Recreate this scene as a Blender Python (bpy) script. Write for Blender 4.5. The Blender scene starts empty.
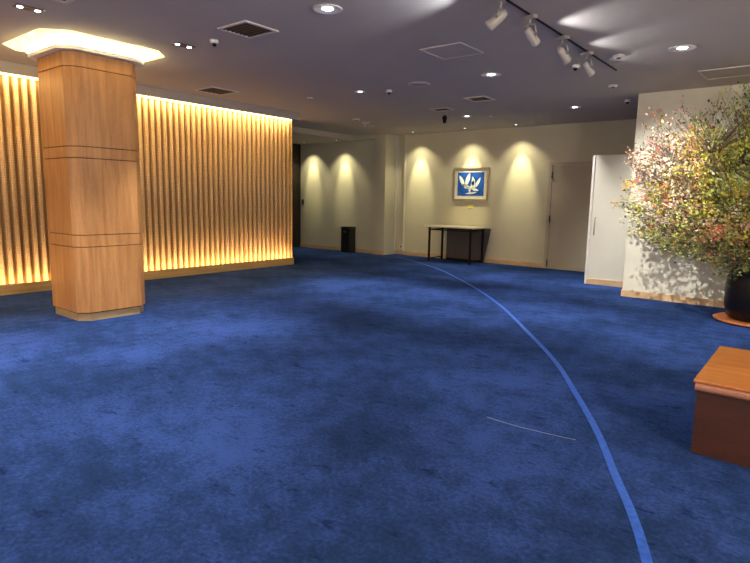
import bpy, bmesh, math, random
from mathutils import Vector, Matrix
random.seed(7)
PI = math.pi
D = bpy.data
C = bpy.context.scene.collection
H = 2.971            # ceiling height

# ------------------------------------------------------------------ materials
def new_mat(name):
    m = D.materials.new(name); m.use_nodes = True
    nt = m.node_tree
    return m, nt, nt.nodes['Principled BSDF']

def N(nt, t, **kw):
    n = nt.nodes.new(t)
    for k, v in kw.items():
        if k in n.inputs: n.inputs[k].default_value = v
        else: setattr(n, k, v)
    return n

def coords(nt, scale=(1, 1, 1)):
    tc = N(nt, 'ShaderNodeTexCoord'); mp = N(nt, 'ShaderNodeMapping')
    mp.inputs['Scale'].default_value = scale
    nt.links.new(tc.outputs['Object'], mp.inputs['Vector'])
    return mp.outputs['Vector']

def ramp(nt, fac, stops):
    r = N(nt, 'ShaderNodeValToRGB')
    els = r.color_ramp.elements
    while len(els) < len(stops): els.new(0.5)
    for e, (p, c) in zip(els, stops):
        e.position = p; e.color = (*c, 1)
    nt.links.new(fac, r.inputs['Fac'])
    return r.outputs['Color']

def noise(nt, vec, scale, detail=4, rough=.5):
    n = N(nt, 'ShaderNodeTexNoise')
    n.inputs['Scale'].default_value = scale; n.inputs['Detail'].default_value = detail
    n.inputs['Roughness'].default_value = rough
    nt.links.new(vec, n.inputs['Vector'])
    return n.outputs['Fac']

def bump(nt, b, fac, strength, dist=.01):
    n = N(nt, 'ShaderNodeBump')
    n.inputs['Strength'].default_value = strength; n.inputs['Distance'].default_value = dist
    nt.links.new(fac, n.inputs['Height']); nt.links.new(n.outputs['Normal'], b.inputs['Normal'])

def flat(name, col, rough=.6, metal=0, var=.06, scale=14, spec=.5):
    m, nt, b = new_mat(name)
    f = noise(nt, coords(nt), scale)
    nt.links.new(ramp(nt, f, [(.3, tuple(c * (1 - var) for c in col)), (.7, tuple(min(1, c * (1 + var)) for c in col))]), b.inputs['Base Color'])
    b.inputs['Roughness'].default_value = rough; b.inputs['Metallic'].default_value = metal
    b.inputs['Specular IOR Level'].default_value = spec
    return m

def wood(name, dark, light, rough=.45, scale=(9, 9, .7), coat=0, fine=30):
    m, nt, b = new_mat(name)
    v = coords(nt, scale)
    f = noise(nt, v, 2.2, 6, .6); g = noise(nt, v, fine, 3, .6)
    mx = N(nt, 'ShaderNodeMath', operation='MULTIPLY_ADD'); mx.inputs[1].default_value = .45; 
    nt.links.new(g, mx.inputs[0]); nt.links.new(f, mx.inputs[2])
    nt.links.new(ramp(nt, mx.outputs[0], [(.5, dark), (.95, light)]), b.inputs['Base Color'])
    b.inputs['Roughness'].default_value = rough
    b.inputs['Coat Weight'].default_value = coat; b.inputs['Coat Roughness'].default_value = .15
    bump(nt, b, g, .08, .002)
    return m

def emit(name, col, s):
    m, nt, b = new_mat(name)
    b.inputs['Base Color'].default_value = (*col, 1)
    b.inputs['Emission Color'].default_value = (*col, 1)
    b.inputs['Emission Strength'].default_value = s
    return m

def carpet():
    m, nt, b = new_mat('blue_cut_pile_carpet')
    v = coords(nt)
    big = noise(nt, v, .9, 5, .62)
    mid = noise(nt, v, 7, 5, .7)
    fin = noise(nt, v, 42, 6, .8)
    a = N(nt, 'ShaderNodeMath', operation='MULTIPLY_ADD'); a.inputs[1].default_value = .55
    nt.links.new(mid, a.inputs[0]); nt.links.new(big, a.inputs[2])
    c = N(nt, 'ShaderNodeMath', operation='MULTIPLY_ADD'); c.inputs[1].default_value = .95
    nt.links.new(fin, c.inputs[0]); nt.links.new(a.outputs[0], c.inputs[2])
    h = N(nt, 'ShaderNodeMath', operation='MULTIPLY'); h.inputs[1].default_value = .5; nt.links.new(c.outputs[0], h.inputs[0]); c = h
    col = ramp(nt, c.outputs[0], [(.54, CARPET[0]), (.625, CARPET[1]), (.71, CARPET[2])])
    # worn, darker scuffs with a shape of their own
    sc = noise(nt, coords(nt, (1.6, 3.4, 1)), 3.1, 6, .68)
    mix = N(nt, 'ShaderNodeMix', data_type='RGBA', blend_type='MULTIPLY')
    mix.inputs[0].default_value = 1
    nt.links.new(col, mix.inputs[6])
    nt.links.new(ramp(nt, sc, [(.33, (.45, .48, .56)), (.41, (1, 1, 1))]), mix.inputs[7])
    nt.links.new(mix.outputs[2], b.inputs['Base Color'])
    b.inputs['Roughness'].default_value = .95
    b.inputs['Specular IOR Level'].default_value = .04
    b.inputs['Sheen Weight'].default_value = 0
    b.inputs['Sheen Tint'].default_value = (.35, .5, 1, 1)
    bump(nt, b, fin, .8, .012)
    return m

def plaster(name, col, var=.05):
    m, nt, b = new_mat(name)
    v = coords(nt)
    f = noise(nt, v, 1.3, 5, .6); g = noise(nt, v, 160, 3, .6)
    nt.links.new(ramp(nt, f, [(.3, tuple(c * (1 - var) for c in col)), (.7, tuple(c * (1 + var) for c in col))]), b.inputs['Base Color'])
    b.inputs['Roughness'].default_value = .8; b.inputs['Specular IOR Level'].default_value = .25
    bump(nt, b, g, .15, .002)
    return m

def slat_mat():
    # gold slats covered in rows of small bead-like dots
    m, nt, b = new_mat('gold_dotted_slat')
    v = coords(nt, (45, 45, 30))
    vo = N(nt, 'ShaderNodeTexVoronoi'); vo.inputs['Scale'].default_value = 1
    vo.inputs['Randomness'].default_value = .25
    nt.links.new(v, vo.inputs['Vector'])
    nt.links.new(ramp(nt, vo.outputs['Distance'], [(.15, (.86, .63, .36)), (.6, (.60, .38, .18))]), b.inputs['Base Color'])
    b.inputs['Roughness'].default_value = .42; b.inputs['Metallic'].default_value = .1
    bump(nt, b, vo.outputs['Distance'], -.35, .006)
    return m

CARPET = [(.016, .040, .125), (.026, .061, .208), (.044, .096, .35)]
M = {}
M['carpet'] = carpet()
M['wall'] = plaster('warm_grey_wall_covering', (.60, .58, .45))
M['wallw'] = plaster('off_white_wall_covering', (.70, .69, .61))
M['ceil'] = plaster('ceiling_paint', (.50, .45, .41), .03)
M['valance'] = plaster('valance_paint', (.42, .38, .37), .03)
M['dark'] = wood('dark_brown_door_wood', (.012, .007, .006), (.03, .018, .014), .5)
M['slat'] = slat_mat()
M['slatback'] = flat('brown_backing_board', (.30, .18, .07), .7)
M['plinthgold'] = wood('honey_wood_plinth', (.50, .30, .10), (.80, .54, .22), .4, (.8, .8, 12))
M['base'] = wood('pale_wood_skirting', (.55, .36, .20), (.72, .52, .32), .5, (2, 2, 8))
M['column'] = wood('oak_veneer', (.42, .18, .055), (.68, .34, .12), .42)
M['groove'] = flat('dark_groove', (.05, .02, .01), .8)
M['colplinth'] = wood('worn_olive_wood_plinth', (.34, .24, .11), (.56, .42, .22), .5, (2, 2, 8))
M['white'] = flat('white_enamel', (.78, .76, .74), .4)
M['cove'] = plaster('cove_plaster', (.84, .80, .62), .02)
M['black'] = flat('black_powder_coat', (.006, .006, .007), .6, spec=.2)
M['bin'] = flat('black_plastic', (.016, .018, .02), .35)
M['top'] = flat('cream_laminate', (.80, .76, .60), .35)
M['board'] = flat('charcoal_board', (.085, .075, .075), .75)
M['door'] = plaster('taupe_door_panel', (.50, .46, .36), .03)
M['steel'] = flat('brushed_steel', (.5, .48, .46), .35, .9)
M['bronze'] = flat('dull_bronze', (.12, .09, .07), .5, .6)
M['vent'] = flat('dark_vent_interior', (.03, .028, .035), .8)
M['ventfr'] = flat('pale_grey_vent_frame', (.62, .58, .58), .45)
M['desktop'] = wood('cherry_wood_top', (.42, .12, .02), (.66, .26, .07), .32, (.9, 7, 7), .3, 22)
M['desk'] = wood('dark_mahogany', (.030, .006, .003), (.070, .015, .006), .65, (1, 6, 6), 0)
M['deskedge'] = wood('mahogany_edge_painted_sheen', (.34, .14, .09), (.50, .24, .16), .2, (1, 6, 6), .7)  # paler base colour paints in the sheen reflected by the polished moulding
M['frame'] = flat('champagne_frame', (.40, .36, .27), .35, .5)
M['mat'] = flat('cream_mount', (.72, .72, .64), .8)
M['label'] = flat('pale_yellow_card', (.85, .72, .18), .6)
M['pot'] = flat('black_glazed_pot', (.006, .006, .008), .4, spec=.3)
M['saucer'] = wood('orange_brown_wood_disc', (.50, .13, .04), (.75, .30, .12), .4, (6, 6, 6))
M['bark'] = flat('brown_bark', (.17, .12, .08), .9)
M['soil'] = flat('moss_and_soil', (.04, .04, .02), 1)
M['tape'] = flat('light_blue_tape', (.025, .12, .62), .6, 0, .25, 30)
M['thread'] = flat('pale_blue_thread', (.30, .38, .60), .6)
M['lamp'] = emit('lamp_glass', (1, .97, .93), 9)
M['lampwarm'] = emit('warm_led_strip', (1, .72, .25), 9)
M['covelamp'] = emit('cove_led_strip', (1, .82, .42), 42)
M['lens'] = flat('black_glass', (.005, .005, .006), .1)
M['clear'] = flat('silver_plastic', (.40, .38, .38), .3, .4)
M['head'] = flat('pale_grey_lamp_body', (.40, .38, .38), .4)

# ------------------------------------------------------------------ mesh helpers
def bx(bm, x0, x1, y0, y1, z0, z1, bev=0, mi=0):
    vs = [bm.verts.new(p) for p in ((x0, y0, z0), (x1, y0, z0), (x1, y1, z0), (x0, y1, z0),
                                    (x0, y0, z1), (x1, y0, z1), (x1, y1, z1), (x0, y1, z1))]
    fs = [bm.faces.new([vs[i] for i in f]) for f in
          ((0, 3, 2, 1), (4, 5, 6, 7), (0, 1, 5, 4), (1, 2, 6, 5), (2, 3, 7, 6), (3, 0, 4, 7))]
    for f in fs: f.material_index = mi
    if bev:
        es = {e for f in fs for e in f.edges}
        r = bmesh.ops.bevel(bm, geom=list(es), offset=bev, segments=2, affect='EDGES', profile=.6)
        for f in r['faces']: f.material_index = mi
    return vs

def prism(bm, pts, z0, z1, mi=0):
    a = [bm.verts.new((x, y, z0)) for x, y in pts]; b = [bm.verts.new((x, y, z1)) for x, y in pts]
    n = len(pts)
    bm.faces.new(a[::-1]).material_index = mi; bm.faces.new(b).material_index = mi
    for i in range(n):
        bm.faces.new((a[i], a[(i + 1) % n], b[(i + 1) % n], b[i])).material_index = mi

def lathe(bm, prof, seg=32, c=(0, 0), mi=0, smooth=True, cap=True):
    rings = []
    for r, z in prof:
        rings.append([bm.verts.new((c[0] + r * math.cos(2 * PI * k / seg), c[1] + r * math.sin(2 * PI * k / seg), z)) for k in range(seg)])
    for a, b in zip(rings, rings[1:]):
        for k in range(seg):
            f = bm.faces.new((a[k], a[(k + 1) % seg], b[(k + 1) % seg], b[k])); f.material_index = mi; f.smooth = smooth
    if cap:
        bm.faces.new(rings[0][::-1]).material_index = mi; bm.faces.new(rings[-1]).material_index = mi

def tube(bm, pts, radii, seg=6, mi=0):
    pts = [Vector(p) for p in pts]
    if not isinstance(radii, (list, tuple)): radii = [radii] * len(pts)
    rings = []
    for i, p in enumerate(pts):
        t = (pts[min(i + 1, len(pts) - 1)] - pts[max(i - 1, 0)]).normalized()
        u = t.cross(Vector((0, 0, 1)) if abs(t.z) < .9 else Vector((1, 0, 0))).normalized(); w = t.cross(u)
        rings.append([bm.verts.new(p + radii[i] * (u * math.cos(2 * PI * k / seg) + w * math.sin(2 * PI * k / seg))) for k in range(seg)])
    for a, b in zip(rings, rings[1:]):
        for k in range(seg):
            f = bm.faces.new((a[k], a[(k + 1) % seg], b[(k + 1) % seg], b[k])); f.smooth = True; f.material_index = mi
    bm.faces.new(rings[0][::-1]).material_index = mi; bm.faces.new(rings[-1]).material_index = mi

def obj(name, bm, mats, parent=None, recalc=True):
    if recalc: bmesh.ops.recalc_face_normals(bm, faces=bm.faces)
    me = D.meshes.new(name); bm.to_mesh(me); bm.free()
    for m in (mats if isinstance(mats, (list, tuple)) else [mats]): me.materials.append(m)
    o = D.objects.new(name, me); C.objects.link(o)
    if parent: o.parent = parent
    return o

def tag(o, label, cat, group=None, kind=None):
    o['label'] = label; o['category'] = cat
    if group: o['group'] = group
    if kind: o['kind'] = kind
    return o

def thing(name, label, cat, loc=(0, 0, 0), rz=0, group=None):
    o = D.objects.new(name, None); C.objects.link(o); o.location = loc; o.rotation_euler.z = rz
    o.empty_display_size = .1
    return tag(o, label, cat, group)

def struct(name, bm, m, parent=None):
    o = obj(name, bm, m, parent)
    if not parent: o['kind'] = 'structure'
    return o

def box(*a, **k):
    bm = bmesh.new(); bx(bm, *a, **k); return bm

def dup(root, loc, label, rz=None, group=None):
    r = root.copy(); C.objects.link(r); r.location = loc; r['label'] = label
    if rz is not None: r.rotation_euler.z = rz
    if group: r['group'] = group
    for ch in list(root.children):
        c = ch.copy(); C.objects.link(c); c.parent = r
        for g in list(ch.children):
            d = g.copy(); C.objects.link(d); d.parent = c
    return r

# ------------------------------------------------------------------ camera
yaw, pitch, roll = math.radians(38.52), math.radians(8.39), math.radians(1.07)
F = Vector((-math.sin(yaw) * math.cos(pitch), math.cos(yaw) * math.cos(pitch), -math.sin(pitch)))
R0 = Vector((math.cos(yaw), math.sin(yaw), 0)); U0 = R0.cross(F)
R = R0 * math.cos(roll) + U0 * math.sin(roll); U = -R0 * math.sin(roll) + U0 * math.cos(roll)
cam = D.cameras.new('camera'); co = D.objects.new('camera', cam); C.objects.link(co)
co.matrix_world = Matrix(((R.x, U.x, -F.x, 0), (R.y, U.y, -F.y, 0), (R.z, U.z, -F.z, 1.4), (0, 0, 0, 1)))
cam.sensor_width = 36; cam.lens = 562.1 / 750 * 36; cam.clip_start = .05
bpy.context.scene.camera = co

# ------------------------------------------------------------------ setting
XL, XR, Y0, YB = -11.65, 4.0, -4.0, 11.57
struct('floor', box(XL - .3, XR + .2, Y0 - .2, 12.2, -.1, 0), M['carpet'])

def oct_pts(x0, x1, y0, y1, c):
    return [(x0 + c, y0), (x1 - c, y0), (x1, y0 + c), (x1, y1 - c), (x1 - c, y1), (x0 + c, y1), (x0, y1 - c), (x0, y0 + c)]
CX0, CX1, CY0, CY1, CC = -7.04, -6.23, 2.70, 3.50, .10
# ceiling with the octagonal cove opening round the column
bm = bmesh.new()
ox0, ox1, oy0, oy1 = CX0 - .27, CX1 + .27, CY0 - .27, CY1 + .27
hole = oct_pts(ox0, ox1, oy0, oy1, .2)
a0, a1, b0, b1 = -7.9, -5.0, 1.0, 5.0
outer = [(ox0 + .2, b0), (a1, b0), (a1, oy0 + .2), (a1, b1), (ox1 - .2, b1), (a0, b1), (a0, oy1 - .2), (a0, b0)]
outer = [(a0, b0), (a1, b0), (a1, b0), (a1, b1), (a1, b1), (a0, b1), (a0, b1), (a0, b0)]
hv = [bm.verts.new((x, y, H)) for x, y in hole]; hu = [bm.verts.new((x, y, H + .17)) for x, y in hole]
cv = {p: bm.verts.new((*p, H)) for p in set(outer)}
ov = [cv[p] for p in outer]
for i in range(8):
    j = (i + 1) % 8
    vs = [ov[i], ov[j], hv[j], hv[i]] if ov[i] is not ov[j] else [ov[i], hv[j], hv[i]]
    bm.faces.new(vs)
    bm.faces.new((hv[i], hv[j], hu[j], hu[i])).material_index = 1
bm.faces.new(hu).material_index = 1
bx(bm, a0, a1, b0, b1, H + .19, H + .25)
VX = -8.0
for r in ((-9.1, a0, Y0 - .2, 8.25), (a0, a1, Y0 - .2, b0), (a0, a1, b1, 12.2), (a1, XR + .2, Y0 - .2, 12.2), (-9.6, a0, 8.25, 12.2)):
    bx(bm, r[0], r[1], r[2], r[3], H, H + .15)
struct('ceiling', bm, [M['ceil'], M['cove']])
# lower soffit over the passage at the far left
bm = bmesh.new()
bx(bm, XL - .3, -9.6, 8.25, 12.2, 2.85, 2.85 + .27)
struct('ceiling', bm, M['ceil']).name = 'ceiling_passage'

def wall(name, x0, x1, y0, y1, z0=0, z1=H, m='wall'): return struct(name, box(x0, x1, y0, y1, z0, z1), M[m])
wall('wall_back', -8.3, -1.0, YB, YB + .2)
bm = bmesh.new(); bx(bm, XL - .2, -8.95, 11.2, 11.9, 0, 2.85); bx(bm, -9.6, -8.95, 11.12, 11.9, 2.86, H); bx(bm, -8.95, -8.6, 11.13, 11.9, 0, H); bx(bm, -8.6, -8.3, 11.66, 11.9, 0, H)
struct('wall_back_left', bm, M['wall'])
bm = bmesh.new(); bx(bm, -8.6, -8.565, 11.56, 11.66, .1, H - .002); bx(bm, -8.335, -8.29, 11.545, 11.57, .1, H - .002)
struct('trim_1', bm, M['wallw'])
wall('wall_right', -2.318, XR, 8.96, 9.25, m='wallw')
wall('wall_side', XR, XR + .2, Y0, 8.96, m='wallw')
wall('wall_rear', XL - .3, XR + .2, Y0 - .2, Y0, m='wallw')
wall('wall_left', XL - .25, XL, 8.15, 11.2, 0, 2.85, 'dark')
# the wall that carries the slats, with a dark end face
wall('wall_slatted', XL - .3, -8.80, Y0, 8.13, m='slatback')
# skirting boards
def skirt(name, segs):
    bm = bmesh.new()
    for s in segs: bx(bm, *s, 0, .1, bev=.003)
    return struct(name, bm, M['base'])
skirt('baseboard_back', [(-8.29, -4.62, YB - .015, YB), (-3.6, -1.0, YB - .015, YB)])
skirt('baseboard_left', [(XL, -8.95, 11.185, 11.2), (-8.95, -8.6, 11.115, 11.13), (-8.6, -8.3, 11.645, 11.66)])
skirt('baseboard_right', [(-2.333, XR, 8.945, 8.96), (-2.333, -2.318, 8.96, 9.25)])

# door in the back wall
bm = bmesh.new()
bx(bm, -4.62, -4.55, YB - .02, YB, 0, 2.21); bx(bm, -3.65, -3.58, YB - .02, YB, 0, 2.21); bx(bm, -4.55, -3.65, YB - .02, YB, 2.155, 2.21)
struct('trim_2', bm, M['door'])
dr = struct('door_1', box(-4.535, -3.665, YB - .012, YB - .001, .015, 2.14), M['door'])
for z in (.12, 1.05, 1.95):
    bm = bmesh.new(); tube(bm, [(-4.545, YB - .028, z - .07), (-4.545, YB - .028, z + .07)], .014, 8)
    obj('hinge', bm, M['bronze'], dr)
# small dark fitting on the passage wall
fp = tag(obj('wall_switch', box(-11.6, -11.52, 11.185, 11.2, 1.2, 1.34, bev=.004), M['bronze']),
         'small dark wall switch at the far left end of the spotlit passage wall', 'switch')
sk = thing('wall_socket', 'small wall socket low on the recess between the two back walls', 'socket', (-8.45, 11.66, .2))
obj('plate', box(-.04, .04, -.012, 0, -.06, .06, bev=.003), M['white'], sk)
obj('outlet', box(-.015, .015, -.016, -.012, -.03, .03), M['bronze'], sk)

# ------------------------------------------------------------------ slatted wall
sw = thing('slatted_wall_panel', 'long gold panel of upright dotted slats glowing from above and below behind the wooden column', 'wall panel', (-8.66, 0, 0))
PT = .11; SY0, SY1 = -3.9, 8.12
bm = bmesh.new()
y = SY1 - PT
prof = []
k = 0
nseg = 8
while y > SY0:
    rows = []
    for i in range(nseg + 1):
        t = i / nseg
        a = PI * t
        rows.append((-.132 + .06 * max(0, math.sin(a)) ** .55, y + PT * .5 - math.cos(a) * .034))
    lo = [bm.verts.new((px, py, .13)) for px, py in rows]; hi = [bm.verts.new((px, py, 2.93)) for px, py in rows]
    for i in range(nseg):
        f = bm.faces.new((lo[i], lo[i + 1], hi[i + 1], hi[i])); f.smooth = True
    bm.faces.new(hi); bm.faces.new(lo[::-1])
    y -= PT
sl = obj('slats', bm, M['slat'], sw)
obj('backing_board', box(-.14, -.13, SY0, SY1, .1, 2.95), M['slatback'], sw)
bm = bmesh.new(); bx(bm, -.14, 0, SY0, SY1 + .01, 0, .10, bev=.004); bx(bm, -.02, 0, SY0, SY1 + .01, .10, .145, bev=.003); bx(bm, -.006, .006, SY0, SY1, .055, .065)
obj('plinth', bm, M['plinthgold'], sw)
bm = bmesh.new(); bx(bm, -.14, -.045, SY1 - .004, SY1 + .012, .10, 2.93)
obj('end_post', bm, M['plinthgold'], sw)
obj('led_strip', box(-.05, -.028, SY0, SY1 - .02, .102, .112), M['lampwarm'], sw)
obj('led_strip', box(-.075, -.045, SY0, SY1, 2.935, 2.955), M['lampwarm'], sw)
val = tag(obj('ceiling_valance', box(VX - .04, VX, Y0, 7.66, 2.845, H + .001), M['valance']), 'grey valance board hanging from the ceiling in front of the gold slats', 'valance')

# ------------------------------------------------------------------ column
cl = thing('column', 'square oak veneered column with chamfered corners and glowing ceiling cove', 'column', (0, 0, 0))
bm = bmesh.new()
g = .004
levels = [.092, .82, .95, 1.77, 1.89, 2.70, 2.85]
for i in range(len(levels) - 1):
    prism(bm, oct_pts(CX0, CX1, CY0, CY1, CC), levels[i] + g, levels[i + 1] - g)
prism(bm, oct_pts(CX0 + .012, CX1 - .012, CY0 + .012, CY1 - .012, CC), .084, 2.85, 1)
obj('shaft', bm, [M['column'], M['groove']], cl)
bm = bmesh.new(); prism(bm, oct_pts(CX0 + .018, CX1 - .018, CY0 + .018, CY1 - .018, CC), 0, .082)
obj('plinth', bm, M['colplinth'], cl)
bm = bmesh.new()
e = .075; prism(bm, oct_pts(CX0 - e, CX1 + e, CY0 - e, CY1 + e, .13), 2.852, 2.872)
A_ = oct_pts(CX0 - e, CX1 + e, CY0 - e, CY1 + e, .13); B_ = oct_pts(CX0 - e + .015, CX1 + e - .015, CY0 - e + .015, CY1 + e - .015, .125)
va = [[bm.verts.new((*p, z)) for p in P] for P, z in ((A_, 2.872), (A_, 2.892), (B_, 2.892), (B_, 2.872))]
for a, b in zip(va, va[1:]):
    for i in range(8): bm.faces.new((a[i], a[(i + 1) % 8], b[(i + 1) % 8], b[i]))
obj('cap', bm, M['white'], cl)
bm = bmesh.new(); prism(bm, oct_pts(CX0, CX1, CY0, CY1, CC), 2.872, H + .168)
obj('upper_shaft', bm, M['cove'], cl)
bm = bmesh.new()
o1 = oct_pts(CX0 - .072, CX1 + .072, CY0 - .072, CY1 + .072, .12); o2 = oct_pts(CX0 - .045, CX1 + .045, CY0 - .045, CY1 + .045, .1)
va = [[bm.verts.new((*p, z)) for p in P] for P, z in ((o1, 2.894), (o1, 2.906), (o2, 2.906), (o2, 2.894))]
for a, b in zip(va, va[1:] + va[:1]):
    for i in range(8): bm.faces.new((a[i], a[(i + 1) % 8], b[(i + 1) % 8], b[i]))
obj('led_ring', bm, M['covelamp'], cl)

# ------------------------------------------------------------------ lights
def spot(loc, power, angle, col=(1, .88, .72), blend=.6, target=None, radius=.03):
    l = D.lights.new('spot', 'SPOT'); l.energy = power; l.color = col; l.spot_size = math.radians(angle); l.spot_blend = blend; l.shadow_soft_size = radius
    o = D.objects.new('spot', l); C.objects.link(o); o.location = loc
    t = Vector(target) if target else Vector((loc[0], loc[1], 0))
    o.rotation_euler = (t - Vector(loc)).to_track_quat('-Z', 'Y').to_euler()
    return o
def strip(loc, ly, lx, power, rot, col=(1, .68, .26), spread=180):
    l = D.lights.new('strip', 'AREA'); l.shape = 'RECTANGLE'; l.size = lx; l.size_y = ly; l.energy = power; l.color = col; l.spread = math.radians(spread)
    o = D.objects.new('strip', l); C.objects.link(o); o.location = loc; o.rotation_euler = rot
    return o
LY = SY1 - SY0
strip((-8.70, (SY0 + SY1) / 2, .116), LY - .1, .02, 25, (0, PI + math.radians(8), 0), (1, .70, .38))      # uplight in the plinth groove
strip((-8.715, (SY0 + SY1) / 2, 2.932), LY - .1, .03, 32, (0, math.radians(-6), 0), (1, .76, .38))  # downlight at the head of the slats

strip((-8.10, (SY0 + 7.6) / 2, 2.945), 7.6 - SY0, .03, 62, (0, math.radians(-42), 0), (1, .74, .40))   # behind the valance
# unseen warm point lights added as fill, behind and to the right of the camera
for loc, p in (((2.8, 1.2, 2.2), 320), ((2.6, 5.4, 2.2), 110), ((-1.2, -2.8, 2.0), 150), ((-5.5, -2.8, 2.0), 75)):
    l = D.lights.new('fill_point', 'POINT'); l.energy = p; l.color = (1, .84, .66); l.shadow_soft_size = .25
    o = D.objects.new('fill_point', l); C.objects.link(o); o.location = loc
# downlights, on a grid
def downlight(label, x, y, r=.125, power=60, angle=70, col=(1, .93, .86), twin=False, proto={}):
    key = 'twin' if twin else r
    if key in proto:
        t = dup(proto[key], (x, y, H), label)
    else:
        t = thing('ceiling_downlight', label, 'ceiling light', (x, y, H), 0, 'recessed downlights in the ceiling')
        bm = bmesh.new()
        if not twin:
            lathe(bm, [(r, -.001), (r, -.008), (r * .9, -.012), (r * .82, -.004), (r * .4, -.001)], 40, cap=False)
            obj('trim_ring', bm, M['ventfr'], t)
            bm = bmesh.new(); lathe(bm, [(r * .40, -.0015), (r * .36, -.006), (r * .12, -.009)], 32)
            obj('lamp', bm, M['lamp'], t)
        else:
            bx(bm, -.06, .06, -.11, .11, -.006, -.001, bev=.002)
            obj('frame', bm, M['bronze'], t)
            for s in (-1, 1):
                bm = bmesh.new(); lathe(bm, [(.024, -.004), (.021, -.012), (.010, -.014)], 24, (0, s * .07))
                obj('lamp', bm, M['lamp'], t)
        proto[key] = t
    spot((x, y, H - .03), power, angle, col, 1, radius=.04)
    return t
P = 300
downlight('twin downlight in the ceiling above the left side of the wooden column', -5.57, 2.13, twin=True, power=P * .8)
downlight('twin downlight in the ceiling just right of the wooden column', -5.52, 3.60, twin=True, power=P)
downlight('round downlight near the top edge of the photo, nearest of the round ones', -3.46, 3.64, power=P * .4)
downlight('small bright downlight right of the gold slatted wall, between it and the ceiling dome camera', -5.62, 6.62, r=.08, power=P)
downlight('round bright downlight in the middle of the ceiling behind the square hatch', -3.49, 6.65, power=P)
downlight('round downlight in the ceiling over the right side of the room by the plant', -1.33, 6.61, power=P * .8)
downlight('small downlight next to the hanging black ceiling camera', -5.50, 9.60, r=.1, power=P * .5)
downlight('small downlight at the far right above the back wall door', -3.48, 9.63, r=.1, power=P * .8)
# downlights of the same grid outside the frame
for x, y in ((-5.55, .4), (-3.75, 1.45), (-3.47, -2.4), (-1.33, 3.9), (-1.9, .9), (-1.33, -2.4), (1.2, 3.6), (1.2, .5), (1.2, 6.6), (-5.55, -2.4)):
    k = 1.0
    if x > -2: k = .3
    if x == -3.75: k = .85
    spot((x, y, H - .03), P * k, 74, (1, .93, .86), 1, radius=.05)

# wall washers: scallops on the back walls
WW = [(-7.85, 11.2), (-6.45, 11.2), (-5.3, 11.2)]
def washer(label, x, y, z, proto=[]):
    if proto: t = dup(proto[0], (x, y, z), label)
    else:
        t = thing('wall_washer_light', label, 'ceiling light', (x, y, z), 0, 'pinhole wall washers along the back walls'); proto.append(t)
        bm = bmesh.new(); lathe(bm, [(.045, -.001), (.045, -.004), (.03, -.006), (.026, .0)], 24, cap=False); obj('trim_ring', bm, M['ventfr'], t)
        bm = bmesh.new(); lathe(bm, [(.022, -.0015), (.018, -.003)], 16); obj('lamp', bm, M['lamp'], t)
for x, lab in ((-7.85, 'pinhole wall washer above the back wall left of the table'), (-6.45, 'pinhole wall washer above the framed blue picture'), (-5.25, 'pinhole wall washer between the framed picture and the door')):
    washer(lab, x, 11.19, H)
    spot((x, 11.19, H - .02), 36, 100, (1, .86, .52), .7, (x, 11.5, 0), .02); spot((x, 11.15, H - .02), 125, 38, (1, .88, .50), .8, (x, 12.0, .6), .03)
for x, lab in ((-11.15, 'pinhole wall washer over the left half of the passage wall'), (-9.98, 'pinhole wall washer over the passage wall above the black bin')):
    washer(lab, x, 10.85, 2.85)
    spot((x, 10.85, 2.83), 38, 96, (1, .86, .52), .7, (x, 11.14, 0), .02); spot((x, 10.82, 2.83), 80, 36, (1, .88, .48), .8, (x, 11.6, .9), .03)

# ------------------------------------------------------------------ ceiling fittings
def grille(label, x, y, w, d, n=7, dark=True):
    t = thing('ceiling_vent', label, 'air vent', (x, y, H))
    bm = bmesh.new(); f = .03
    bx(bm, -w / 2, w / 2, -d / 2, -d / 2 + f, -.012, 0); bx(bm, -w / 2, w / 2, d / 2 - f, d / 2, -.012, 0)
    bx(bm, -w / 2, -w / 2 + f, -d / 2 + f, d / 2 - f, -.012, 0); bx(bm, w / 2 - f, w / 2, -d / 2 + f, d / 2 - f, -.012, 0)
    obj('frame', bm, M['ventfr'], t)
    obj('backing', box(-w / 2 + f, w / 2 - f, -d / 2 + f, d / 2 - f, -.004, -.001), M['vent'], t)
    bm = bmesh.new()
    for i in range(n):
        yy = -d / 2 + f + (d - 2 * f) * (i + .5) / n
        bx(bm, -w / 2 + f, w / 2 - f, yy - .006, yy + .006, -.010, -.005)
    obj('louvres', bm, M['bronze'], t)
    return t
grille('square dark air vent with pale frame in the ceiling right of the column', -4.49, 3.63, .42, .40)
grille('dark brown air vent in the ceiling beside the valance of the gold wall', -7.41, 5.38, .46, .50, 5)
grille('small narrow air vent in the ceiling behind the middle downlight', -4.42, 8.08, .36, .36, 4)
grille('thin slotted air vent in the ceiling behind the hanging black camera', -5.47, 8.66, .36, .28, 3)
grille('dark air vent cut by the top edge of the photo above the column', -5.5, 1.72, .62, .62, 6).location = (-4.83, 1.95, H)
def frame_panel(label, x, y, w, d, m='ceil'):
    t = thing('ceiling_hatch', label, 'ceiling hatch', (x, y, H))
    bm = bmesh.new(); f = .010
    bx(bm, -w / 2, w / 2, -d / 2, -d / 2 + f, -.008, 0); bx(bm, -w / 2, w / 2, d / 2 - f, d / 2, -.008, 0)
    bx(bm, -w / 2, -w / 2 + f, -d / 2 + f, d / 2 - f, -.008, 0); bx(bm, w / 2 - f, w / 2, -d / 2 + f, d / 2 - f, -.008, 0)
    obj('frame', bm, M['ventfr'], t)
    obj('cover', box(-w / 2 + f, w / 2 - f, -d / 2 + f, d / 2 - f, -.004, -.001), M[m], t)
frame_panel('square access hatch with thin pale frame in the middle of the ceiling', -3.31, 5.40, .50, .50)
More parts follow.
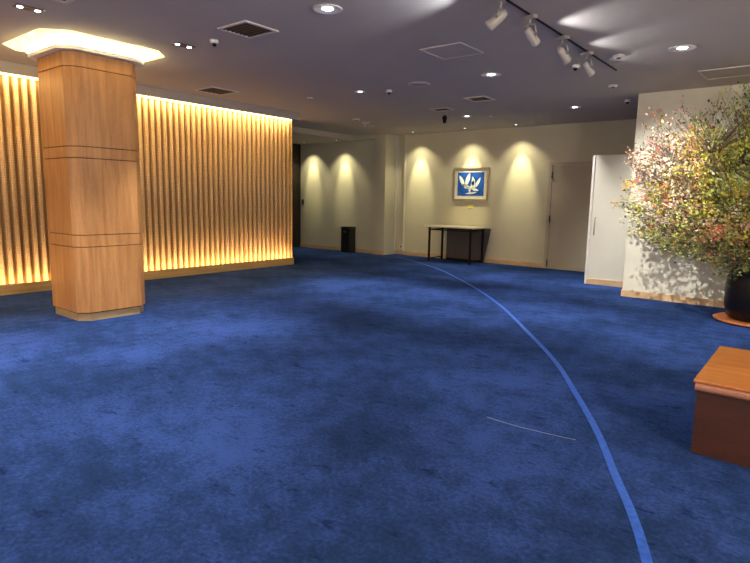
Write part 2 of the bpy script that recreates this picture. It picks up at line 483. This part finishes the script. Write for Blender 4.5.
frame_panel('flush ceiling hatch above the plant near the right wall', -1.1, 8.1, .56, .56)
def dome(label, x, y, z=H, r=.04, group='white dome cameras on the ceiling', proto=[]):
    if proto: return dup(proto[0], (x, y, z), label)
    t = thing('dome_camera', label, 'security camera', (x, y, z), 0, group); proto.append(t)
    bm = bmesh.new(); lathe(bm, [(r * 1.1, .001), (r * 1.1, -.02), (r * .95, -.035)], 28); obj('housing', bm, M['white'], t)
    bm = bmesh.new(); lathe(bm, [(r * .6, -.034), (r * .55, -.048), (r * .4, -.058), (r * .12, -.063)], 28); obj('lens', bm, M['lens'], t)
dome('white dome camera in the ceiling between the column and the dark square vent', -5.08, 3.67)
dome('white dome camera in the ceiling beside the round speaker', -5.19, 6.77)
dome('white dome camera in the ceiling close to the near edge of the right wall', -2.58, 9.38)
dome('white dome camera in the ceiling beneath the track lights', -2.46, 6.74)
t = thing('ceiling_speaker', 'round flush speaker in the ceiling right of a dome camera', 'speaker', (-4.58, 6.65, H))
bm = bmesh.new(); lathe(bm, [(.15, 0), (.15, -.006), (.135, -.010), (.125, -.006)], 40, cap=False); obj('ring', bm, M['ventfr'], t)
bm = bmesh.new(); lathe(bm, [(.124, -.001), (.12, -.005), (.02, -.006)], 32); obj('mesh_cover', bm, M['ceil'], t)
def disc(name, label, cat, x, y, r, h=.03):
    t = thing(name, label, cat, (x, y, H))
    bm = bmesh.new(); lathe(bm, [(r, 0), (r, -h * .5), (r * .8, -h)], 28); obj('body', bm, M['ventfr'], t)
    bm = bmesh.new(); lathe(bm, [(r * .4, -h), (r * .35, -h * 1.3)], 20); obj('sensor', bm, M['bronze'], t)
disc('smoke_detector', 'round smoke detector in the ceiling beyond the end of the lighting track', 'smoke detector', -1.93, 6.55, .06)
disc('smoke_detector', 'round smoke detector in the ceiling between the track end and the far dome camera', 'smoke detector', -2.44, 8.13, .06)
disc('ceiling_sensor', 'small sensor in the ceiling above the end of the gold wall', 'sensor', -6.63, 6.58, .045, .02)
disc('ceiling_sensor', 'tiny dark sensor in the ceiling in front of the framed picture', 'sensor', -5.12, 9.85, .04, .02)
t = thing('hanging_camera', 'small black camera hanging from the ceiling near the back wall', 'camera', (-5.61, 9.0, H))
bm = bmesh.new(); lathe(bm, [(.045, 0), (.045, -.02), (.012, -.03), (.012, -.07)], 16); obj('mount', bm, M['clear'], t)
bm = bmesh.new(); tube(bm, [(-.02, .03, -.07), (.01, -.03, -.10), (.03, -.06, -.19)], [.03, .045, .03], 12); obj('body', bm, M['black'], t)
# twin adjustable spotlights near the passage
t = thing('adjustable_ceiling_spotlight', 'pale twin adjustable spotlight on the ceiling in front of the back left pier', 'ceiling light', (-7.75, 9.35, H))
bm = bmesh.new(); lathe(bm, [(.10, 0), (.10, -.015), (.08, -.02)], 24); obj('base', bm, M['ventfr'], t)
bm = bmesh.new(); tube(bm, [(-.02, 0, -.03), (-.10, .12, -.10)], [.045, .05], 14); tube(bm, [(0, 0, -.01), (-.02, 0, -.05)], .012, 8); obj('lamp_head', bm, M['clear'], t)
bm = bmesh.new(); tube(bm, [(.05, .03, -.03), (.13, .10, -.08)], [.04, .045], 14); tube(bm, [(.03, 0, -.01), (.05, .03, -.04)], .012, 8); obj('lamp_head', bm, M['clear'], t)
disc('ceiling_sensor', 'oval pale sensor left of the twin adjustable spotlight', 'sensor', -7.6, 8.85, .08, .02)

# track with spotlight heads
tr = tag(obj('lighting_track', box(-2.158, -2.142, 2.6, 7.25, H - .010, H), M['black']), 'thin dark lighting track on the ceiling running towards the plant', 'lighting track')
def track_head(label, y, direction, proto=[]):
    if proto: t = dup(proto[0], (-2.15, y, H - .010), label, rz=direction)
    else:
        t = thing('track_spotlight', label, 'spotlight', (-2.15, y, H - .010), direction, 'spotlights on the ceiling track'); proto.append(t)
        bm = bmesh.new(); bx(bm, -.03, .03, -.06, .06, -.03, 0, bev=.004); obj('adapter', bm, M['clear'], t)
        bm = bmesh.new()
        tube(bm, [(0, 0, -.03), (0, 0, -.07)], .01, 8)
        for s in (-1, 1):
            tube(bm, [(0, 0, -.07), (0, s * .06, -.08), (.01, s * .065, -.14), (.02, s * .05, -.165)], .007, 6)
        obj('yoke', bm, M['clear'], t)
        d = Vector((.78, 0, -.62)); u = Vector((.02, 0, -.16))
        bm = bmesh.new(); tube(bm, [u - d * .08, u - d * .05, u + d * .05, u + d * .08, u + d * .09], [.02, .036, .042, .046, .04], 20)
        obj('lamp_body', bm, M['head'], t)
        bm = bmesh.new(); tube(bm, [u + d * .09, u + d * .094], [.035, .035], 20); obj('lamp', bm, M['clear'], t)
    return t
track_head('farthest of the four track spotlights, closest to the right wall', 6.2, math.radians(68))
track_head('second farthest of the four track spotlights, just before the last one', 5.5, math.radians(70))
track_head('second nearest of the four track spotlights, third from the far track end', 4.75, math.radians(72))
track_head('nearest of the four track spotlights, cut by the top edge of the photo', 4.2, math.radians(200))
# stray light the heads throw along the ceiling
for y, tx, ty, p in ((6.55, 1.5, 7.9, 10), (5.85, 1.5, 7.2, 26), (5.02, 1.5, 6.3, 40)):
    spot((-2.24, y, H - .16), p * .6, 96, (.95, .95, 1), .5, (tx, ty, H - .9), .02)
spot((-2.25, 4.15, H - .16), 24, 96, (.85, .9, 1), .5, (-5.2, 2.9, H - .9), .02)
# the beams of the three far heads on the plant and the wall behind it
for y, tgt, p, a in ((6.2, (-1.7, 8.96, 1.0), 230, 66), (5.5, (-1.2, 8.96, 1.3), 30, 54), (4.75, (-1.0, 8.6, 1.3), 30, 54)):
    spot((-2.10, y + .135, H - .26), p * 1.5, a, (1, .95, .82), .7, tgt, .015)

# ------------------------------------------------------------------ partition
pt = thing('folding_partition', 'off white wall panel with a pull handle standing behind the edge of the right wall', 'partition', (0, 9.9, 0))
obj('panel', box(-3.19, -1.95, 0, .09, 0, 2.19, bev=.004), M['wallw'], pt)
obj('edge_strip', box(-3.20, -3.165, -.012, 0, .0, 2.19), M['white'], pt)
obj('skirting', box(-3.165, -1.95, -.014, 0, .0, .10, bev=.003), M['base'], pt)
bm = bmesh.new(); tube(bm, [(-3.09, -.002, .85), (-3.09, -.04, .87), (-3.09, -.045, 1.0), (-3.09, -.04, 1.13), (-3.09, -.002, 1.15)], .009, 8)
obj('handle', bm, M['steel'], pt)

# ------------------------------------------------------------------ picture
pc = thing('framed_picture', 'framed blue print with white leaf shapes hanging above the table', 'picture', (-6.455, YB, 1.77))
bm = bmesh.new(); w, h, f = .455, .375, .04
bx(bm, -w, w, -.035, 0, h - f, h, bev=.004); bx(bm, -w, w, -.035, 0, -h, -h + f, bev=.004)
bx(bm, -w, -w + f, -.035, 0, -h + f, h - f, bev=.004); bx(bm, w - f, w, -.035, 0, -h + f, h - f, bev=.004)
obj('frame', bm, M['frame'], pc)
obj('mount', box(-w + f, w - f, -.012, -.001, -h + f, h - f), M['mat'], pc)
M['blueart'] = flat('blue_print', (.006, .085, .46), .5, 0, .4, 6)
M['whiteart'] = flat('white_paint', (.8, .86, .9), .6)
obj('print', box(-.34, .34, -.016, -.012, -.265, .265), M['blueart'], pc)
bm = bmesh.new()
def leafshape(x, z, L, W, a):
    n = 10; ps = []
    for i in range(n + 1):
        t = i / n; ps.append((t * L, W * math.sin(PI * t) ** .8))
    pts = ps + [(u, -v) for u, v in ps[1:-1][::-1]]
    c, s = math.cos(a), math.sin(a)
    vs = [bm.verts.new((x + u * c - v * s, -.0175, z + u * s + v * c)) for u, v in pts]
    bm.faces.new(vs)
for a in ((-.15, -.06, .30, .045, 2.1), (-.13, -.06, .33, .05, 1.25), (-.02, -.10, .16, .03, 2.5), (.02, -.12, .22, .035, 1.3), (.10, -.12, .30, .045, 1.75), (.13, -.08, .26, .035, 1.1),
          (-.02, -.20, .16, .03, 1.5), (-.18, -.06, .18, .025, -.25), (.0, -.10, .22, .03, -.2), (-.13, -.22, .30, .02, .1), (-.24, .0, .15, .02, -.4)):
    leafshape(*a)
obj('white_shapes', bm, M['whiteart'], pc, recalc=False)
cp = tag(obj('caption_card', box(-6.51, -6.37, YB - .006, YB + .001, 1.215, 1.295), M['label']), 'small yellow caption card on the wall below the framed picture', 'card')

# ------------------------------------------------------------------ table
tb = thing('console_table', 'narrow table with cream top and thin black metal legs against the back wall', 'table', (-6.55, 11.16, 0))
obj('tabletop', box(-.66, .62, -.34, .34, .785, .812, bev=.004), M['top'], tb)
for x in (-.53, .53):
    for y in (-.29, .27):
        obj('leg', box(x - .02, x + .02, y - .02, y + .02, 0, .785, bev=.003), M['black'], tb)
bm = bmesh.new()
bm.free()
for y in (-.29, .27): obj('rail', box(-.51, .51, y - .012, y + .012, .715, .74), M['black'], tb)
for x in (-.53, .53):
    obj('rail', box(x - .012, x + .012, -.27, .25, .715, .74), M['black'], tb)
    obj('rail', box(x - .010, x + .010, -.27, .25, .06, .08), M['black'], tb)
# dark tapered board leaning on the wall behind the table
bt = thing('leaning_board', 'dark grey board leaning on the back wall under the right half of the table', 'board', (-6.42, 11.47, 0))
bm = bmesh.new()
P0 = [(-.56, 0), (.42, 0), (.54, .775), (-.60, .775)]
vs = []
for dy in (0, .02):
    vs.append([bm.verts.new((x, dy + .055 * z / .76, z)) for x, z in P0])
bm.faces.new(vs[0]); bm.faces.new(vs[1][::-1])
for i in range(4): bm.faces.new((vs[0][i], vs[0][(i + 1) % 4], vs[1][(i + 1) % 4], vs[1][i]))
obj('panel', bm, M['board'], bt)
obj('bottom_rail', box(-.56, .405, -.015, .02, .001, .05), M['black'], bt)

# ------------------------------------------------------------------ bin
bn = thing('waste_bin', 'slim black rectangular waste bin against the spotlit passage wall', 'bin', (-9.70, 11.03, 0))
bm = bmesh.new(); bx(bm, -.15, .15, -.12, .12, 0, .62, bev=.012); obj('body', bm, M['bin'], bn)
bm = bmesh.new(); bx(bm, -.155, .155, -.125, .125, .62, .665, bev=.01); obj('lid', bm, M['bin'], bn)
obj('label_plate', box(-.06, .02, -.1225, -.1195, .52, .55), M['steel'], bn)

# ------------------------------------------------------------------ low cabinet bench
lb = thing('low_wooden_cabinet', 'low mahogany bench with glossy cherry wood top at the right edge', 'bench', (-.49, 3.5, 0), 0)
bm = bmesh.new(); L = 1.35; Wd = .99
bx(bm, 0, L, 0, Wd, .415, .43, bev=.003); obj('top', bm, M['desktop'], lb)
bm = bmesh.new()
pf = [(.004, .412), (-.006, .409), (-.013, .400), (-.014, .388), (-.008, .376), (.004, .368), (.03, .365), (.03, .412)]
a = [bm.verts.new((.012, y, z)) for y, z in pf]; b = [bm.verts.new((L - .012, y, z)) for y, z in pf]
bm.faces.new(a); bm.faces.new(b[::-1])
for i in range(len(pf)): bm.faces.new((a[i], b[i], b[(i + 1) % len(pf)], a[(i + 1) % len(pf)]))
obj('edge_moulding', bm, M['deskedge'], lb)
bm = bmesh.new()
n = 10
fr = [(.02 + (L - .04) * i / n, .02 - .02 * math.sin(PI * i / n)) for i in range(n + 1)]
prism(bm, fr + [(L - .02, Wd - .02), (.02, Wd - .02)], .045, .415)
obj('body', bm, M['desk'], lb)
bm = bmesh.new()
prism(bm, [(x, y - .006) for x, y in fr] + [(L - .015, Wd - .015), (.015, Wd - .015)], 0, .045)
obj('plinth', bm, M['desk'], lb)

# ------------------------------------------------------------------ carpet markings
TP = [(-8.1, 10.99), (-7.4, 10.62), (-6.07, 9.70), (-4.54, 8.26), (-3.35, 6.94), (-2.35, 5.62), (-1.74, 4.77), (-1.32, 4.07), (-.97, 3.45), (-.72, 2.94), (-.55, 2.60), (-.41, 2.27), (-.2, 1.7), (0, 1.0)]
def cr(P, n=10):
    out = []
    for i in range(len(P) - 1):
        p0, p1, p2, p3 = [Vector(P[max(0, min(len(P) - 1, i + k))]) for k in (-1, 0, 1, 2)]
        for s in range(n):
            t = s / n
            out.append(.5 * ((2 * p1) + (-p0 + p2) * t + (2 * p0 - 5 * p1 + 4 * p2 - p3) * t * t + (-p0 + 3 * p1 - 3 * p2 + p3) * t ** 3))
    return out + [Vector(P[-1])]
def ribbon(pts, w, z, th):
    bm = bmesh.new(); rows = []
    for i, p in enumerate(pts):
        t = (pts[min(i + 1, len(pts) - 1)] - pts[max(i - 1, 0)]).normalized(); nrm = Vector((-t.y, t.x))
        ww = w(i / (len(pts) - 1)) if callable(w) else w
        rows.append([bm.verts.new((*(p + nrm * s * ww / 2), zz)) for s, zz in ((-1, z), (-1, z + th), (1, z + th), (1, z))])
    for a, b in zip(rows, rows[1:]):
        for k in range(4): bm.faces.new((a[k], b[k], b[(k + 1) % 4], a[(k + 1) % 4]))
    bm.faces.new(rows[0]); bm.faces.new(rows[-1][::-1])
    return bm
tag(obj('floor_tape', ribbon(cr(TP), .043, 0.0005, .0015), M['tape']), 'bright blue line of tape curving across the carpet to the table', 'tape')
tag(obj('thread', ribbon(cr([(-1.6, 3.21), (-1.4, 3.20), (-1.2, 3.215), (-1.03, 3.24)]), lambda t: .004 * (1 - .8 * t), 0.0005, .002), M['thread']), 'thin pale thread lying on the carpet left of the curved tape', 'thread')

# ------------------------------------------------------------------ plant
PX, PY = -.52, 8.12
sc = tag(obj('plant_saucer', (lambda bm: (lathe(bm, [(.40, 0), (.47, .012), (.48, .03), (.46, .038), (.40, .034)], 48), bm)[1])(bmesh.new()), M['saucer']), 'orange brown round wooden stand under the black plant pot', 'plant stand')
sc.location = (PX, PY, 0)
pp = thing('potted_arrangement', 'huge leafy arrangement in yellow, green and pink in a black pot by the right wall', 'plant', (PX, PY, .036))
bm = bmesh.new(); lathe(bm, [(.28, 0), (.34, .03), (.375, .16), (.385, .34), (.37, .50), (.35, .56), (.365, .585), (.34, .59), (.33, .56), (.32, .52)], 48)
obj('pot', bm, M['pot'], pp)
bm = bmesh.new(); lathe(bm, [(.325, .50), (.2, .53), (.02, .545)], 24); obj('soil', bm, M['soil'], pp)

LC = [('yellow_green', (.56, .56, .10)), ('golden', (.62, .43, .07)), ('olive', (.22, .26, .06)), ('deep_green', (.045, .09, .03)),
      ('blush_pink', (.74, .48, .44)), ('coral_red', (.62, .17, .11)), ('cream', (.82, .74, .58)), ('rust_brown', (.26, .11, .05)), ('light_green', (.40, .52, .17))]
LM = []
for n_, c_ in LC:
    m, nt, b = new_mat(n_ + '_leaf')
    f = noise(nt, coords(nt), 9, 2)
    nt.links.new(ramp(nt, f, [(.3, tuple(x * .65 for x in c_)), (.7, tuple(min(1, x * 1.2) for x in c_))]), b.inputs['Base Color'])
    b.inputs['Roughness'].default_value = .5
    tr_ = N(nt, 'ShaderNodeBsdfTranslucent'); tr_.inputs['Color'].default_value = (*c_, 1)
    mx = N(nt, 'ShaderNodeMixShader'); mx.inputs[0].default_value = .25
    out = nt.nodes['Material Output']
    nt.links.new(b.outputs[0], mx.inputs[1]); nt.links.new(tr_.outputs[0], mx.inputs[2]); nt.links.new(mx.outputs[0], out.inputs['Surface'])
    LM.append(m)
def pick(x, y, z):
    # colour of a twig by where it grows (world x, z)
    r = random.random
    if (x + 1.45) ** 2 + (z - 1.42) ** 2 < .02 or (x + 1.05) ** 2 + (z - 1.15) ** 2 < .014: w = {5: 4, 4: 3, 0: 2, 2: 2, 6: 1}
    elif z < 1.0: w = {3: 3, 2: 4, 0: 2, 8: 1.8, 6: 1, 5: .6}
    elif z < 1.35: w = {0: 2.5, 1: 2.4, 2: 2.2, 3: 1.1, 8: 1.5, 4: .8, 5: .8, 7: 1.3, 6: .8}
    elif x < -1.5 and z > 1.75: w = {4: 5, 6: 3, 7: 2.6, 5: .7, 0: 1, 2: 1}
    elif z > 2.3: w = {0: 2, 2: 4, 8: 2, 3: 2, 7: 1}
    elif x > -1.2: w = {0: 4, 8: 2.5, 1: 1.5, 6: 1.2, 2: 1.5, 7: .6}
    else: w = {0: 2.5, 1: 3, 7: 1.2, 2: 1.2, 6: 1.5, 4: 1.6, 5: .7}
    return random.choices(list(w), list(w.values()))[0]
def zlo(x):
    # lower outline of the crown
    d = abs(x - PX)
    return .58 + .40 * max(0, (d - .3)) ** 1.0 / 1.45 * 1.15
def zhi(x):
    d = abs(x - PX)
    return 2.84 - .34 * (d / 1.7) ** 2
bmL = {'foliage': bmesh.new()}
bmB = bmesh.new()
verts, faces, mids = [], [], []
def leaf(p, d, L, W, mi):
    d = d.normalized(); s = d.cross(Vector((random.uniform(-1, 1), random.uniform(-1, 1), random.uniform(-1, 1)))).normalized(); nn = d.cross(s)
    a = len(verts)
    verts.extend([p, p + d * L * .35 + s * W * .5 + nn * W * .14, p + d * L * .75 + s * W * .36 + nn * W * .1, p + d * L - nn * L * .12,
                  p + d * L * .75 - s * W * .36 + nn * W * .1, p + d * L * .35 - s * W * .5 + nn * W * .14, p + d * L * .5])
    faces.extend([(a, a + 1, a + 2, a + 6), (a + 6, a + 2, a + 3), (a, a + 6, a + 4, a + 5), (a + 6, a + 3, a + 4)]); mids.extend([mi] * 4)
def rv(): return Vector((random.gauss(0, 1), random.gauss(0, 1), random.gauss(0, 1)))
def twig(tip, dirn, nl, spread, mi, leafsize):
    # one twig: a thin stem through a loose spray of leaves
    base = tip - dirn * spread * 1.4
    tube(bmB, [base, tip], [.004, .0015], 3)
    for i in range(nl):
        t = random.random()
        p = base.lerp(tip, t) + rv() * spread * .33
        if p.y > 8.93: p.y = 8.93 - random.random() * .1
        if p.z > 2.94: p.z = 2.92
        m = mi if random.random() < .72 else pick(p.x, p.y, p.z)
        k = random.uniform(.7, 1.3)
        leaf(p, dirn + rv() * .8, leafsize * k, leafsize * .55 * k, m)
count = 0
tips = []
while len(tips) < 1700:
    x = PX + random.triangular(-1.85, 1.85, -.45); y = random.uniform(7.45, 8.85)
    z = random.uniform(.62, 2.9)
    d = abs(x - PX)
    if z < zlo(x) or z > zhi(x): continue
    # crown narrows in depth towards the sides
    if abs(y - 8.2) > .75 * math.sqrt(max(.05, 1 - (d / 1.85) ** 2)): continue
    # thin out the upper flank and the far side tips
    if z > 2.3 and d > .3 and random.random() < .80: continue
    if z > 2.05 and random.random() < .35: continue
    if d > 1.5 and (z < 1.3) and random.random() < .5: continue
    if x > PX + .6 and random.random() < .5: continue
    tips.append(Vector((x, y, z)))
top = Vector((PX, PY, .62))
for k, tip in enumerate(tips):
    out = (tip - Vector((PX, PY, .9))); out.z *= .7
    dirn = (out.normalized() + rv() * .25 + Vector((0, 0, .15))).normalized()
    dens = 20
    if tip.z > 2.3 and abs(tip.x - PX) > .35: dens = 9
    twig(tip, dirn, dens, random.uniform(.09, .15), pick(*tip), .040)
# outlying sprigs against the wall
for (x, y, z) in [(-2.16, 8.3, 1.40), (-2.12, 8.35, 1.34), (-2.22, 8.3, 1.38), (-2.1, 8.2, 1.9), (-2.2, 8.3, 2.02), (-2.12, 8.3, 2.1), (-2.0, 8.3, 2.25), (-1.85, 8.3, 2.4), (-1.7, 8.3, 2.52), (-1.62, 8.35, 2.60), (-1.7, 8.3, 2.3),
                  (-1.95, 8.3, 2.12), (-1.5, 8.3, 2.28), (-1.3, 8.3, 2.3), (-1.2, 8.2, 2.42), (-1.05, 8.2, 2.55), (-.95, 8.2, 2.72), (-.85, 8.2, 2.78), (-2.0, 8.35, 1.3), (-1.8, 8.4, 1.15), (-1.6, 8.3, 1.05), (-1.4, 8.3, .95), (-1.25, 8.4, .88)]:
    v = Vector((x, y, z)); tips.append(v)
    twig(v, Vector((-.7, 0, .5)).normalized(), 10, .12, 3 if z > 2.4 or z < 1.4 and random.random() < .6 else pick(x, y, z), .048)
for k in range(46):
    v = Vector((random.uniform(-2.15, -1.15), random.uniform(8.2, 8.7), random.triangular(2.1, 2.72, 2.25))); tips.append(v)
    twig(v, Vector((random.uniform(-.6, .3), 0, .8)).normalized(), 9, .10, random.choice((7, 4, 2, 4, 7, 5)), .038)
for v in ((-2.40, 8.3, 1.40), (-2.32, 8.3, 1.37), (-2.28, 8.3, 1.45), (-2.2, 8.3, 1.55), (-2.15, 8.3, 1.7), (-2.25, 8.3, 1.95), (-2.05, 8.3, 1.22), (-1.92, 8.4, 1.1), (-1.75, 8.4, 1.0)):
    v = Vector(v); tips.append(v); twig(v, Vector((-1, 0, .1)).normalized(), 10, .08, random.choice((7, 1, 4, 2)), .036)
# limbs: about two dozen stems from the pot, each carrying branches to the nearest twigs
limbs = []
for i in range(22):
    tip = tips[i * 23 % len(tips)]
    mid = top.lerp(tip, .5) + Vector((0, 0, .18)) - (tip - top) * Vector((1, 1, 0)).length * .0
    b0 = top + Vector((random.uniform(-.2, .2), random.uniform(-.2, .2), -.08))
    pts = [b0, b0.lerp(mid, .5) + Vector((0, 0, .08)), mid, tip]
    tube(bmB, pts, [.012, .009, .006, .003], 6)
    limbs.append(pts)
for tip in tips:
    best = min(((tip - l).length, l) for p in limbs for l in (p[1], p[2], p[2].lerp(p[3], .5)))  if False else None
    cands = [l for p in limbs for l in (p[1], p[2], p[2].lerp(p[3], .5))]
    s = min(cands, key=lambda c: (c - tip).length + (.6 if c.z > tip.z else 0))
    m = s.lerp(tip, .5) + Vector((0, 0, .04))
    tube(bmB, [s, m, tip], [.004, .0025, .0015], 3)
me = D.meshes.new('foliage'); me.from_pydata([v - Vector((PX, PY, .036)) for v in verts], [], faces)
for m in LM: me.materials.append(m)
me.polygons.foreach_set('material_index', mids)
fo = D.objects.new('foliage', me); C.objects.link(fo); fo.parent = pp; fo['kind'] = 'stuff'
for v in bmB.verts: v.co -= Vector((PX, PY, .036))
obj('branches', bmB, M['bark'], pp)

# ------------------------------------------------------------------ world and view
w = D.worlds.new('world'); bpy.context.scene.world = w; w.use_nodes = True
w.node_tree.nodes['Background'].inputs[0].default_value = (.5, .55, .7, 1)
w.node_tree.nodes['Background'].inputs[1].default_value = .1
vs_ = bpy.context.scene.view_settings
vs_.view_transform = 'Standard'; vs_.look = 'None'; vs_.exposure = 0.35; vs_.gamma = 1; vs_.use_curve_mapping = False
